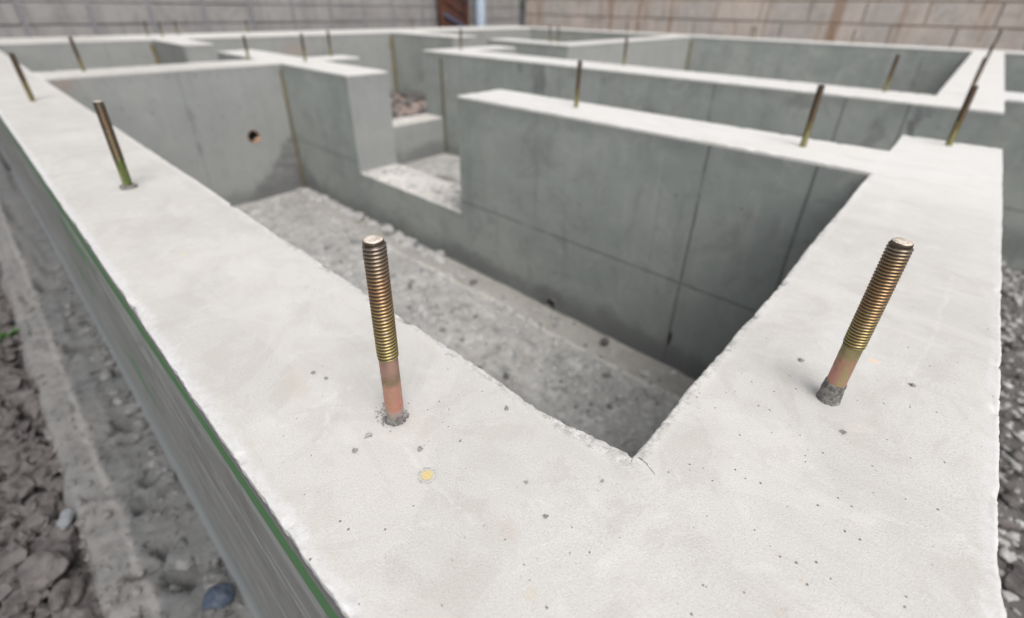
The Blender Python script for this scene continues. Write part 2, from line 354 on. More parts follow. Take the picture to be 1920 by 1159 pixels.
M = dict(top=mat_top(), side=mat_side(), floor=mat_floor(), ground=mat_ground(), strip=mat_strip(),
    clod=mat_stone('clay_clod', (.46, .42, .41), (.25, .225, .22)), chip=mat_stone('concrete_chip', (.66, .65, .63), (.44, .43, .42)),
    grey=mat_stone('grey_crumb', (.36, .345, .33), (.24, .23, .22), 60), blue=mat_stone('blue_stone', (.045, .06, .09), (.08, .095, .12)),
    dark=mat_stone('dark_stone', (.20, .195, .19), (.10, .10, .10)), white=mat_stone('pale_stone', (.20, .21, .225), (.15, .16, .17)),
    mortar=mat_stone('bolt_mortar', (.27, .26, .245), (.085, .08, .075), 80),
    hole=mat_plain('hole_lining', (.02, .02, .02), .95), terra=mat_plain('sleeve_liner', (.50, .30, .20), .8),
    tape=mat_stone('foam_tape', (.17, .14, .08), (.13, .12, .09), 3),
    yellow=mat_plain('yellow_paint', (.62, .50, .25), .8, 0, .4, 260), ring=mat_plain('grey_ring', (.46, .45, .43), .9, 0, .6, 200),
    rust=mat_block('rusty_steel', (.11, .045, .03), (.06, .032, .03), (.17, .07, .035), (.05, .03, .03), .6, 0),
    bluesteel=mat_plain('blue_grey_steel', (.09, .10, .15), .6, 0, .5, 3), pipe=mat_plain('grey_blue_pvc', (.33, .39, .47), .5, 0, .15, 1),
    leaf=mat_plain('weed_leaf', (.07, .16, .04), .7, 0, .4, 10))
M['block_l'] = mat_block('grey_block', (.52, .50, .485), (.44, .42, .41), (.57, .55, .53), (.30, .30, .31), .4, 1)
M['block_r'] = mat_block('tan_block', (.72, .62, .55), (.58, .53, .49), (.80, .74, .69), (.42, .27, .18), .75, 0)
M['joint'] = mat_plain('old_joint', (.24, .235, .25), .95)
M['joint_tan'] = mat_plain('tan_joint', (.40, .32, .27), .95)
RA = [(.03, (.60, .50, .48)), (.05, (.74, .36, .28)), (.12, (.70, .38, .29)), (.145, (.40, .29, .19)), (.18, (.58, .36, .30)), (.213, (.84, .70, .26)), (.33, (.76, .54, .22)), (.42, (.68, .40, .20)), (.50, (.52, .40, .28)), (.54, (.42, .38, .34))]
RB = [(.08, (.66, .34, .28)), (.15, (.60, .36, .26)), (.17, (.44, .38, .20)), (.21, (.82, .66, .24)), (.36, (.68, .40, .17)), (.46, (.58, .38, .19)), (.515, (.50, .44, .36))]
RC = [(.04, (.26, .34, .11)), (.17, (.24, .32, .10)), (.19, (.33, .24, .12)), (.4, (.30, .21, .12)), (.53, (.27, .21, .16))]
RD = [(.04, (.40, .34, .16)), (.2, (.36, .29, .13)), (.26, (.30, .21, .12)), (.4, (.27, .19, .12)), (.53, (.24, .18, .13))]
for k, r in (('A', RA), ('B', RB), ('C', RC), ('D', RD)):
    M['sh'+k] = mat_bolt('bolt_shank_'+k, [(h, tuple(v*(.6 if k in 'CD' else .9) for v in c)) for h, c in r if h < .20 or k in 'CD']); M['th'+k] = mat_thread('bolt_thread_'+k, r, dict(A=.545, B=.517, C=.502, D=.6)[k])

# ------------------------------------------------------------------ object helpers
def link(name, verts, faces, mat, parent=None, smooth=False, loc=(0, 0, 0), smat=None):
    """one mesh object; verts are in plan units"""
    me = bpy.data.meshes.new(name)
    me.from_pydata([(v[0]*S, v[1]*S, v[2]*S) for v in verts], [], faces)
    me.materials.append(mat); me.update()
    if smooth: me.polygons.foreach_set('use_smooth', [True]*len(me.polygons))
    o = bpy.data.objects.new(name, me); COL.objects.link(o); o.location = [c*S for c in loc]
    if parent: o.parent = parent
    return o
def tag(o, label=None, cat=None, group=None, kind=None):
    if label: o['label'] = label
    if cat: o['category'] = cat
    if group: o['group'] = group
    if kind: o['kind'] = kind
    return o
def empty(name, loc, label, cat, group=None):
    o = bpy.data.objects.new(name, None); COL.objects.link(o); o.location = [c*S for c in loc]
    o.empty_display_size = .02
    return tag(o, label, cat, group)
class MB:
    def __init__(s): s.v = []; s.f = []
    def add(s, vs, fs):
        n = len(s.v); s.v += [tuple(v) for v in vs]; s.f += [tuple(i+n for i in f) for f in fs]
    def box(s, x0, x1, y0, y1, z0, z1, bv=0.0):
        if bv <= 0:
            vs = [(x, y, z) for z in (z0, z1) for y in (y0, y1) for x in (x0, x1)]
            s.add(vs, [(0, 2, 3, 1), (4, 5, 7, 6), (0, 1, 5, 4), (1, 3, 7, 5), (3, 2, 6, 7), (2, 0, 4, 6)]); return
        bm = bmesh.new(); bmesh.ops.create_cube(bm, size=1)
        for v in bm.verts: v.co = Vector(((x0+x1)/2+v.co.x*(x1-x0), (y0+y1)/2+v.co.y*(y1-y0), (z0+z1)/2+v.co.z*(z1-z0)))
        bmesh.ops.bevel(bm, geom=list(bm.edges), offset=bv, segments=2, affect='EDGES')
        s.add([v.co[:] for v in bm.verts], [[v.index for v in f.verts] for f in bm.faces]); bm.free()
    def bar(s, a, b, wd, th, up=(0, 0, 1)):
        a = Vector(a); b = Vector(b); d = (b-a).normalized(); u = Vector(up).cross(d).normalized(); n = d.cross(u)
        vs = [c+u*wd*i/2+n*th*j/2 for c in (a, b) for i, j in ((-1, -1), (1, -1), (1, 1), (-1, 1))]
        s.add(vs, [(0, 3, 2, 1), (4, 5, 6, 7), (0, 1, 5, 4), (1, 2, 6, 5), (2, 3, 7, 6), (3, 0, 4, 7)])
    def lathe(s, prof, n=16, cx=0, cy=0, wob=None, cap=True):
        vs = []; fs = []
        for r, z in prof:
            for i in range(n):
                t = 2*math.pi*i/n; rr = r*(1+(wob(t, z) if wob else 0)); vs.append((cx+rr*math.cos(t), cy+rr*math.sin(t), z))
        for j in range(len(prof)-1):
            for i in range(n): fs.append((j*n+i, j*n+(i+1) % n, (j+1)*n+(i+1) % n, (j+1)*n+i))
        if cap: fs.append(tuple((len(prof)-1)*n+i for i in range(n)))
        s.add(vs, fs)
ICO = []
for sub in (1, 2, 3):
    bm = bmesh.new(); bmesh.ops.create_icosphere(bm, subdivisions=sub, radius=1)
    bm.verts.ensure_lookup_table()
    ICO.append(([v.co.copy() for v in bm.verts], [[v.index for v in f.verts] for f in bm.faces])); bm.free()
def rock(mb, c, r, sub=0, flat=.6, rough=.35, rz=None, rnd=random):
    vs, fs = ICO[sub]; sd_ = Vector((rnd.uniform(0, 99), rnd.uniform(0, 99), rnd.uniform(0, 99)))
    ax = Vector((rnd.uniform(.7, 1.3), rnd.uniform(.6, 1.1), flat*rnd.uniform(.7, 1.2)))
    R = Matrix.Rotation(rnd.uniform(0, 6.28) if rz is None else rz, 3, 'Z') @ Matrix.Rotation(rnd.uniform(-.4, .4), 3, 'X')
    out = []
    for v in vs:
        q = v*(1+rough*noise.noise(v*1.3+sd_)*1.6+rough*.35*noise.noise(v*4+sd_))
        q = Vector((q.x*ax.x, q.y*ax.y, q.z*ax.z))
        out.append(Vector(c)+R@q*r)
    mb.add(out, fs)

# ================================================================== the setting
def fb(x, y, s, o=4, z=0.):
    return noise.fractal(Vector((x*s, y*s, z)), .9, 2.1, o)
def axis(a, b, fine):
    """grid lines from a to b; fine = [(p, q, step)] gives the step inside windows, coarse growth elsewhere"""
    out = [a]; t = a
    while t < b-1e-6:
        st = 1e9
        for p, q, h in fine:
            d = max(p-t, 0, t-q); st = min(st, h+d*.12)
        t += st; out.append(min(t, b))
    return out
def sheet(name, xs, ys, hf, mat, skip=None):
    vs = [(x, y, hf(x, y)) for y in ys for x in xs]; n = len(xs); fs = []
    for j in range(len(ys)-1):
        for i in range(n-1):
            if skip and skip((xs[i]+xs[i+1])/2, (ys[j]+ys[j+1])/2): continue
            fs.append((j*n+i, j*n+i+1, (j+1)*n+i+1, (j+1)*n+i))
    return link(name, vs, fs, mat, smooth=True)

def ground_h(x, y):
    z = -2.62
    if -22 < x < 6 and -4 < y < 24:
        z += .13*fb(x, y, 1.6, 5)+.06*abs(fb(x, y, 7, 4, 3.))+.03*fb(x, y, 20, 3, 7)
    if x > .4 and y < 9.6: z += .38
    if y > 10.4 and x > .4: z += .3
    return z
gx = [-400, -200, -100, -60, -40, -30]+axis(-24, 8, [(-7.5, -1.8, .035), (.4, 2.2, .06)])+[12, 20, 40, 100, 200, 400]
gy = [-400, -200, -100, -40, -15, -8]+axis(-5, 28, [(-1.4, -.4, .03), (3, 9.4, .07)])+[35, 60, 100, 200, 400]
def under(x, y): return -20 < x < .2 and .4 < y < 21.8
tag(sheet('ground', gx, gy, ground_h, M['ground'], under), kind='structure')

def strip_h(x, y):
    e = max(0, (-.50-y)/.10)
    dip = max(0, fb(x, y, 3.1, 3, 9.)-.28)*.5
    return -2.40+.028*fb(x, y, 2.2, 5)+.015*fb(x, y, 12, 4, 5.)-dip*1.2*min(1, (y+.5)*4 if y > -.5 else 0)-.22*min(1, e)**2-(.05*math.exp(-((y+.16)/.04)**2) if x > -9 else 0)*-.5
sx = axis(-20.5, 3, [(-7.5, -1.8, .03)]); sy = [-.62, -.60]+axis(-.585, .15, [(-.6, .15, .03)])
tag(sheet('footing_strip', sx, [y for y in sy], lambda x, y: strip_h(x, y+.04*fb(x, 0, 1.3, 3)), M['strip']), kind='structure')

def floor_h(x, y):
    z = -2.47+.02*fb(x, y, 1.1, 4)+.012*fb(x, y, 9, 4, 2.)
    if x < -10.6: z += .12+.12*fb(x, y, 1.2, 4, 8)
    if y < 4.16 and x > -9.7:                      # smoother raised fillet at the foot of the partition
        z += .035*min(1, max(0, (y-3.78-.04*fb(x, 0, 2, 3))/.05))
    if -9.7 < x < -4 and y > 4.9: z += .02
    return z
fx = axis(-20.6, .38, [(-6, -.3, .05)]); fy = axis(.14, 22.3, [(1.6, 4.2, .045)])
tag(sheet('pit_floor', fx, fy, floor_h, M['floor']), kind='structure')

# ================================================================== the foundation
BOT = -2.75
RECTS = [ # kind, x0, x1, y0, y1
    ('perimeter_wall', -20.5, .37, .14, .80), ('perimeter_wall', -.32, .37, .80, 5.75),
    ('partition_wall', -4.73, -.32, 4.155, 4.93), ('partition_wall', -12.9, -7.36, 4.155, 4.93),
    ('partition_wall', -10.7, -9.71, .80, 4.155), ('partition_wall', -10.45, -9.71, 4.93, 5.85),
    ('partition_wall', -10.4, -.32, 8.05, 9.05), ('partition_wall', -10.4, -9.65, 9.05, 10.7),
    ('perimeter_wall', -.32, .38, 8.05, 21.0), ('perimeter_wall', .38, 5.0, 9.36, 10.35),
    ('partition_wall', -17.9, -15.3, 4.155, 4.9), ('perimeter_wall', -20.5, -17.9, .80, 22.3),
    ('partition_wall', -17.9, -14.15, 12.35, 13.5), ('partition_wall', -12.6, -9.2, 12.5, 13.5),
    ('partition_wall', -10.0, -9.2, 13.5, 21.0), ('perimeter_wall', -17.9, 6.0, 21.0, 22.3)]
def lines(k0, k1, near, hn, hf):
    xs = set()
    for r in RECTS: xs.update(r[k0:k1+1])
    base = sorted(xs)
    out = []
    for a, b in zip(base[:-1], base[1:]):
        t = a; out.append(a)
        while True:
            d = max(near[0]-t, 0, t-near[1]); h = hn+d*hf; t += h
            if t > b-h*.5: break
            out.append(t)
    out.append(base[-1])
    for r in RECTS:                         # tight rows beside the near edges, for the lip
        pass
    return out
XS = lines(1, 2, (-1.3, .4), .007, .013); YS = lines(3, 4, (.1, 1.7), .007, .013)
for e, sg in ((-.32, 1), (.37, -1)):
    for d in (.004, .009): XS.append(e+sg*d)
for e, sg in ((.80, -1), (.14, 1), (4.155, 1), (4.93, -1)):
    for d in (.004, .009): YS.append(e+sg*d)
XS = sorted(set(round(v, 5) for v in XS)); YS = sorted(set(round(v, 5) for v in YS))
NX, NY = len(XS), len(YS)
lab = {}
for k, r in enumerate(RECTS):
    for i in range(NX-1):
        cx = (XS[i]+XS[i+1])/2
        if not r[1] < cx < r[2]: continue
        for j in range(NY-1):
            cy = (YS[j]+YS[j+1])/2
            if r[3] < cy < r[4]: lab[(i, j)] = k
# boundary edges grouped by line:   (axis, coordinate, outward sign) -> index list
bedges = {}   # key (ax, idx, sign) -> list of (along index, label)
for (i, j), k in lab.items():
    for ax, key, al in ((0, (i, -1), j), (0, (i+1, 1), j), (1, (j, -1), i), (1, (j+1, 1), i)):
        di, dj = ((key[1], 0) if ax == 0 else (0, key[1]))
        if (i+di, j+dj) not in lab: bedges.setdefault((ax, key[0], key[1]), []).append((al, k))
def edge_n(c, t, sgn):   # outward wander of an edge
    nr = 1.0 if (c < 1 and abs(t) < 3.2) else 0.0        # fine chips only where the mesh is fine enough to carry them
    n_ = lambda f, k: noise.noise(Vector((t*f, c*3.1, k)))
    a = .003*n_(1.7, 1)+.0028*n_(6, 2)+.002*n_(15, 3)
    if nr: kk = .5 if (abs(c-.14) < .01 or abs(c-.37) < .01) else 1.; a += kk*(.0022*n_(40, 4)+.0028*n_(110, 5)-.018*max(0, n_(13, 18)-.34)-.018*max(0, n_(31, 19)-.34))
    if abs(c-.80) < .01: a += -.010+.040*math.exp(-((t+.27)/.20)**2)-.007*math.exp(-((t+.62)/.12)**2)
    if abs(c+.32) < .01 and t < 6: a += .006*math.exp(-((t-1.15)/.10)**2)-.006*math.exp(-((t-1.9)/.3)**2)
    if abs(c-.37) < .01: a += .016*math.exp(-((t-.96)/.08)**2)-.004*math.exp(-((t-1.12)/.03)**2)
    return a
SEGS = {}
for (ax, ci, sg), lst in bedges.items():
    c = (XS if ax == 0 else YS)[ci]; T = YS if ax == 0 else XS
    al = sorted(set(a for a, _ in lst)); runs = []
    for a in al:
        if runs and a == runs[-1][1]: runs[-1][1] = a+1
        else: runs.append([a, a+1])
    for a, b in runs: SEGS.setdefault(ax, []).append((c, sg, T[a], T[b]))
def disp(x, y):
    dx = dy = 0.; dz = .0022*noise.noise(Vector((x*2.2, y*2.2, 5)))+.0008*noise.noise(Vector((x*14, y*14, 6)))
    md = 9
    for c, sg, a, b in SEGS[0]:
        d = abs(x-c)
        if d < .1 and a-1e-6 <= y <= b+1e-6:
            dx += sg*edge_n(c, y, sg)*(1-d/.1)**2.5; md = min(md, d)
    for c, sg, a, b in SEGS[1]:
        d = abs(y-c)
        if d < .1 and a-1e-6 <= x <= b+1e-6:
            dy += sg*edge_n(c, x, sg)*(1-d/.1)**2.5; md = min(md, d)
    if md < .1:
        l = .5+.9*noise.noise(Vector((x*9, y*9, 8)))
        dz += max(0, l-.35)*.0022*math.exp(-((md-.007)/.006)**2)
        if md < 1e-6: dz -= .003+.004*abs(noise.noise(Vector((x*30, y*30, 2))))
        ch = noise.noise(Vector((x*11, y*11, 21)))
        if ch > .25: dz -= (ch-.25)*.06*math.exp(-(md/.016)**2)*(.6+.8*abs(noise.noise(Vector((x*60, y*60, 31)))))
    return dx, dy, dz
D = {}
for (i, j) in lab:
    for q in ((i, j), (i+1, j), (i, j+1), (i+1, j+1)):
        if q not in D: D[q] = disp(XS[q[0]], YS[q[1]])
found = empty('house_foundation', (-6, 6, BOT), 'pale grey cast concrete house foundation of thin crossing stem walls with whiter smooth tops', 'foundation')
def ch(o): o.parent = found; o.matrix_parent_inverse = Matrix.Translation([-c*S for c in (-6, 6, BOT)]); return o
ROWS = [(0, 1.0), (-.008, 1.05), (-.028, .9)]             # the white top layer
ROWS2 = [(-.028, .9), (-.06, .55), (-.10, .2), (-.15, 0.)]  # the grey concrete right under it
HOLES = {}   # (ax, coord) -> list of (centre along, centre z, half along, half z, depth, liner)
HOLES[(0, -9.71)] = [(3.385, -1.245, .115, .125, .7, 20)]
HOLES[(1, 4.155)] = [(-3.07, -2.37, .075, .075, .5, 16), (-1.475, -2.09, .018, .10, .12, 8)]
wall_objs = []
for k, r in enumerate(RECTS):
    tv = {}; TV = []; TF = []
    def vt(i, j):
        if (i, j) not in tv:
            d = D[(i, j)]; tv[(i, j)] = len(TV); TV.append((XS[i]+d[0], YS[j]+d[1], d[2]))
        return tv[(i, j)]
    for (i, j), kk in lab.items():
        if kk == k: TF.append((vt(i, j), vt(i+1, j), vt(i+1, j+1), vt(i, j+1)))
    SV = []; SF = []
    for (ax, ci, sg), lst in bedges.items():
        als = sorted(a for a, kk in lst if kk == k)
        if not als: continue
        c = (XS if ax == 0 else YS)[ci]; T = YS if ax == 0 else XS
        def pt(a, z, f):
            ij = (ci, a) if ax == 0 else (a, ci); d = D[ij]
            x, y = XS[ij[0]], YS[ij[1]]
            zz = (d[2] if z == 0 else z + (.004*noise.noise(Vector((x*25, y*25, z*40))) if z > -.1 else 0))
            return (x+d[0]*f, y+d[1]*f, zz)
        runs = []
        for a in als:
            if runs and a == runs[-1][1]: runs[-1][1] = a+1
            else: runs.append([a, a+1])
        for a, b in runs:
            for rows, VV, FF in ((ROWS, TV, TF), (ROWS2, SV, SF)):
                n0 = len(VV)
                for z, f in rows:
                    for q in range(a, b+1): VV.append(pt(q, z, f))
                m = b-a+1
                for ri in range(len(rows)-1):
                    for q in range(m-1):
                        f4 = (n0+ri*m+q, n0+ri*m+q+1, n0+(ri+1)*m+q+1, n0+(ri+1)*m+q)
                        if (ax == 1) == (sg > 0): FF.append(f4)
                        else: FF.append(f4[::-1])
            # flat face below
            t0, t1 = T[a], T[b]; z0, z1 = BOT, -.15
            batter = -.065 if (ax == 1 and abs(c-.14) < 1e-4) else 0
            def P(t, z, dpt=0):
                cc = c-sg*dpt+batter*(z1-z)/(z1-z0)
                return (cc, t, z) if ax == 0 else (t, cc, z)
            hs_ = [h for h in HOLES.get((ax, round(c, 3)), []) if t0 < h[0] < t1]
            if not hs_:
                n0 = len(SV)
                for z in (z1, z0): SV += [P(t0, z), P(t1, z)]
                f4 = (n0, n0+1, n0+3, n0+2)
                SF.append(f4 if (ax == 1) == (sg > 0) else f4[::-1])
            else:
                bm = bmesh.new()
                def loop(pts):
                    vs = [bm.verts.new(P(*q)) for q in pts]
                    return [bm.edges.new((vs[i], vs[(i+1) % len(vs)])) for i in range(len(vs))]
                ed = loop([(t0, z0), (t1, z0), (t1, z1), (t0, z1)])
                hl = []
                for h in hs_:
                    ring = [(h[0]+h[2]*math.cos(2*math.pi*i/h[5]), h[1]+h[3]*math.sin(2*math.pi*i/h[5])) for i in range(h[5])]
                    ed += loop(ring); hl.append((h, ring))
                bmesh.ops.triangle_fill(bm, use_beauty=True, use_dissolve=False, edges=ed)
                nn = Vector((sg, 0, 0)) if ax == 0 else Vector((0, sg, 0))
                for f in bm.faces:
                    f.normal_update()
                    if f.normal.dot(nn) < 0: f.normal_flip()
                bm.verts.index_update(); n0 = len(SV)
                SV += [v.co[:] for v in bm.verts]; SF += [tuple(n0+v.index for v in f.verts) for f in bm.faces]; bm.free()
                for h, ring in hl:                                   # the tube behind each opening
                    m = len(ring); n0 = len(SV)
                    SV += [P(*q) for q in ring]+[P(*q, h[4]) for q in ring]
                    SF += [(n0+i, n0+(i+1) % m, n0+m+(i+1) % m, n0+m+i) for i in range(m)]+[tuple(n0+m+i for i in range(m))]
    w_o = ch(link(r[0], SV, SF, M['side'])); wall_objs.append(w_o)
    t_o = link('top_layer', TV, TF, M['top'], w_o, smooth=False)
    me = t_o.data; nrm = [abs(p.normal.z) > .6 for p in me.polygons]; me.polygons.foreach_set('use_smooth', nrm)
wall_objs[0]['label'] = 'long side wall with a green line under its outer top edge'
wall_objs[2]['label'] = 'freestanding stub of partition ending square at the opening'

# low sills that bridge the openings
def sill(x0, x1, y0, y1, z, name='low_sill', amp=.02):
    xs = axis(x0, x1, [(x0, x1, .05)]); ys = axis(y0, y1, [(y0, y1, .05)])
    xs = [v for v in xs]; n = len(xs); m = len(ys); vs = []; fs = []
    for y in ys:
        for x in xs:
            ed = min(x-x0, x1-x, y-y0, y1-y)
            vs.append((x, y, z+amp*fb(x, y, 4, 4, 4.)*min(1, ed*8+.2)+.01*fb(x, y, 18, 3)))
    for j in range(m-1):
        for i in range(n-1): fs.append((j*n+i, j*n+i+1, (j+1)*n+i+1, (j+1)*n+i))
    SVs = []; SFs = []
    def wall(idx):
        n0 = len(SVs); L = len(idx)
        for q in idx: SVs.append(vs[q])
        for q in idx: SVs.append((vs[q][0], vs[q][1], BOT))
        for q in range(L-1): SFs.append((n0+q+1, n0+q, n0+L+q, n0+L+q+1))
    wall([i for i in range(n)][::-1]); wall([(m-1)*n+i for i in range(n)])
    wall([j*n for j in range(m)]); wall([j*n+n-1 for j in range(m)][::-1])
    o = ch(link(name, SVs, SFs, M['side'])); link('top_face', vs, fs, M['top_sill'], o, smooth=True)
    return o
def mat_sill():
    g = G('dusty_sill', .92, spec=.2); p = g.pos(); a = g.noise(p, 3, 5, .65); b = g.noise(p, 14, 5, .7)
    c = g.mix(g.step(a, .35, .65), (.66, .63, .59), (.55, .52, .49)); c = g.mix(g.step(b, .54, .68)*.7, c, (.30, .29, .275))
    g.bump(b, .004, .7); return g.done(c)
M['top_sill'] = mat_sill()
s1 = sill(-7.36, -4.73, 4.155, 4.93, -1.6); s1['label'] = 'low dusty sill in the near opening, littered with crumbs'
sill(-.32, .37, 5.75, 8.05, -1.6); sill(-10.45, -9.71, 5.85, 8.05, -1.55); sill(-15.3, -12.9, 4.155, 4.9, -1.6)

# foam tape left in the inside corners
def tape(x, y, z0, z1, wd, sx, sy, col='tape'):
    mb = MB(); n = 14; vs = []
    for i in range(n+1):
        z = z0+(z1-z0)*i/n; w_ = wd*(1+.5*noise.noise(Vector((x, y, z*3))))
        vs += [(x+sx*.003, y+sy*w_, z), (x+sx*w_*.45, y+sy*w_*.45, z), (x+sx*w_, y+sy*.003, z)]
    fs = []
    for i in range(n):
        for q in (0, 1): fs.append((3*i+q, 3*i+q+1, 3*i+q+4, 3*i+q+3))
    mb.add(vs, fs); o = ch(link('corner_tape', mb.v, mb.f, M[col])); return o
tape(-9.71, 4.155, -2.45, -.12, .045, 1, -1); tape(-17.9, 12.35, -2.3, -.12, .10, 1, -1)
tape(-17.9, 4.155, -2.3, -.15, .10, 1, -1); tape(-9.2, 21.0, -1.6, -.15, .09, 1, -1)
mb = MB(); mb.box(-9.74, -9.66, 8.03, 8.055, -2.45, -.15, .008); ch(link('corner_tape', mb.v, mb.f, M['tape']))
# terracotta-coloured liner of the pipe sleeve
mb = MB(); vs = []; n = 20
for d, k in ((.0, 1.0), (-.006, 1.0), (-.006, .92), (.06, .92)):
    for i in range(n):
        t = 2*math.pi*i/n; wv = .04*noise.noise(Vector((math.cos(t)*2, math.sin(t)*2, 0)))
        vs.append((-9.71-d, 3.385+.115*(k+wv)*math.cos(t), -1.245+.125*(k+wv)*math.sin(t)))
mb.add(vs, [(j*n+i, j*n+(i+1) % n, (j+1)*n+(i+1) % n, (j+1)*n+i) for j in range(3) for i in range(n)])
o = ch(link('pipe_sleeve', mb.v, mb.f, M['terra'])); o['label'] = 'orange-brown liner of the round pipe hole'
mb = MB(); rock(mb, (-9.74, 3.45, -1.335), .06, 1); ch(link('sleeve_fill', mb.v, mb.f, M['terra']))
# yellow survey dot with its grey ring
mb = MB(); n = 28
ringf = lambda r, z, s: [(-.655+r*(1+.09*noise.noise(Vector((math.cos(t)*1.5, math.sin(t)*1.5, s))))*math.cos(t), .432+r*(1+.09*noise.noise(Vector((math.cos(t)*1.5, math.sin(t)*1.5, s))))*math.sin(t), z) for t in [2*math.pi*i/n for i in range(n)]]
mb.add(ringf(.0135, .0042, 1), [tuple(range(n))]); o = ch(link('yellow_dot', mb.v, mb.f, M['yellow'])); o['label'] = 'small round yellow mark on the white wall top'
mb = MB(); mb.add(ringf(.0200, .0036, 4)+ringf(.0222, .0036, 7), [(i, (i+1) % n, n+(i+1) % n, n+i) for i in range(n) if (i*7) % 5 != 1])
ch(link('marker_ring', mb.v, mb.f, M['ring']))

# ================================================================== anchor bolts
R0, DEP, NT = .0272, .0040, 33
def thread_mesh(z0, z1, seg=28):
    pitch = (z1-z0-.012)/(NT+.0); rows = NT*6; vs = []; fs = []
    for j in range(rows+1):
        u = j/rows; z = z0+(z1-z0-.010)*u
        for i in range(seg):
            t = 2*math.pi*i/seg; ph = ((z-z0)/pitch-t/(2*math.pi)) % 1
            tri = abs(ph*2-1); tri = min(1, max(0, (tri-.12)/.72))
            r = R0-DEP*tri
            if u < .02: r = min(r, R0-DEP*(1-u/.02)*.6)
            if u > .985: r -= (u-.985)/.015*.002
            vs.append((r*math.cos(t), r*math.sin(t), z))
    r_ = R0-DEP
    for rr, z in ((r_-.0005, z1-.004), (r_-.003, z1-.0005), (r_*.55, z1+.0003), (r_*.2, z1)):
        for i in range(seg):
            t = 2*math.pi*i/seg; vs.append((rr*math.cos(t), rr*math.sin(t), z+.0008*noise.noise(Vector((math.cos(t)*rr*60, math.sin(t)*rr*60, 1)))))
    R_ = rows+4
    for j in range(R_):
        for i in range(seg): fs.append((j*seg+i, j*seg+(i+1) % seg, (j+1)*seg+(i+1) % seg, (j+1)*seg+i))
    fs.append(tuple(R_*seg+i for i in range(seg)))
    return vs, fs
def shank_mesh(z1):
    mb = MB(); mb.lathe([(.0243, -.03), (.0243, z1*.3), (.0244, z1*.7), (.0244, z1-.004), (.0232, z1+.002)], 28, cap=False); return mb
def collar_full(h=.074):          # rough sleeve of mortar
    mb = MB()
    wob = lambda t, z: .06*noise.noise(Vector((math.cos(t)*2, math.sin(t)*2, z*30)))+.05*noise.noise(Vector((math.cos(t)*9, math.sin(t)*9, z*200)))
    mb.lathe([(.034, -.006), (.0318, .004), (.0305, .010), (.0300, .016), (.0302, .022), (.0298, .030), (.0305, .036), (.0302, .044), (.0295, .052), (.0295, .060), (.0282, h-.003), (.0245, h)], 60, wob=wob, cap=False)
    return mb
def collar_clump(seed, n=16, side=0., arc=2.4, r0=.029, sz=.009):
    rnd = random.Random(seed); mb = MB()
    for i in range(n):
        t = side+rnd.uniform(-arc, arc); r = r0+rnd.uniform(-.003, .005)
        rock(mb, (r*math.cos(t), r*math.sin(t), rnd.uniform(0, .014)), sz*rnd.uniform(.6, 1.2), 1, 1, rnd=rnd)
    return mb
TH = {}
def bolt(x, y, h, tilt, k, label, zs, collar=None, cat='anchor bolt', name='anchor_bolt', z=0.):
    t = empty(name, (x, y, z), label, cat, 'anchor bolts standing in the foundation')
    t.rotation_euler = (-tilt[1]/h, tilt[0]/h, random.uniform(0, 0) )
    key = (k, zs, round(h, 1)) if k == 'D' else (k, zs, h)
    if key not in TH:
        v, f = thread_mesh(zs, h); a = link('threaded_end', v, f, M['th'+k], t, smooth=True)
        mb = shank_mesh(zs); b = link('shank', mb.v, mb.f, M['sh'+k], t, smooth=True); TH[key] = (a.data, b.data)
    else:
        for nm, me in zip(('threaded_end', 'shank'), TH[key]):
            o = bpy.data.objects.new(nm, me); COL.objects.link(o); o.parent = t
    if collar is not None: link('mortar_collar', [(v[0]*.94, v[1]*.94, v[2]*.92) for v in collar.v], collar.f, M['mortar'], t)
    return t
bolt(-.865, .490, .545, (.0032, .0055), 'A', 'sharp gold threaded bolt with long copper-pink shank on the left wall top, nearest the camera', .212, collar_clump(3, 34, -.6, 1.7, .0275, .0075))
bolt(-.005, 1.400, .517, (.0071, 0), 'B', 'large brass-coloured threaded bolt in a rough grey mortar sleeve on the right wall top', .198, collar_full())
bolt(-3.553, .465, .502, (.0012, .0092), 'C', 'blurred brown bolt with lime green lower half and crumbly mortar foot on the left wall', .16, collar_clump(5, 34, 0, 3.14, .032, .014))
bolt(-7.565, .459, .488, (0, -.004), 'D', 'thin brown bolt nearest the left picture edge, on the far end of the left wall', .2)
bolt(-10.35, 1.36, .45, (0, -.011), 'D', 'brown bolt on the white cross wall, standing before the bluish rear wall at far left', .2)
bolt(-.874, 4.570, .512, (.001, 0), 'D', 'bolt on the middle partition top near where it meets the right wall', .2)
bolt(.021, 5.537, .485, (-.003, 0), 'D', 'thick olive-footed bolt at the square end of the right wall', .2)
bolt(-3.229, 4.614, .497, (.006, .004), 'D', 'single bolt on the middle partition near its free end', .2)
bolt(-5.203, 8.95, .468, (.0015, 0), 'D', 'short bolt midway along the second partition, before the pale inner wall corner', .2)
bolt(-.893, 8.844, .468, (.007, 0), 'D', 'bolt on the second partition close to its junction with the right wall', .2)
bolt(.011, 9.299, .505, (0, 0), 'D', 'bolt on the far right wall rising just behind the olive-footed one', .2)
bolt(.03, 13.2, .50, (.01, 0), 'D', 'dark bolt further along the far right wall, seen against white', .2)
bolt(.044, 16.2, .70, (.03, 0), 'D', 'tall thin rod at the distant end of the far right wall, before the tan blocks', .2)
bolt(-9.811, 8.8, .50, (.01, .01), 'D', 'bolt at the left end of the second partition, below the rusty frame', .2)
bolt(-10.6, 3.95, .43, (0, .006), 'D', 'leftmost of the three bolts around the wall crossing', .2)
bolt(-9.65, 4.63, .50, (.007, .01), 'D', 'bolt in the centre of the wall crossing', .2)
bolt(-10.25, 5.5, .465, (.005, .009), 'D', 'bolt on the short stub just behind the wall crossing', .2)
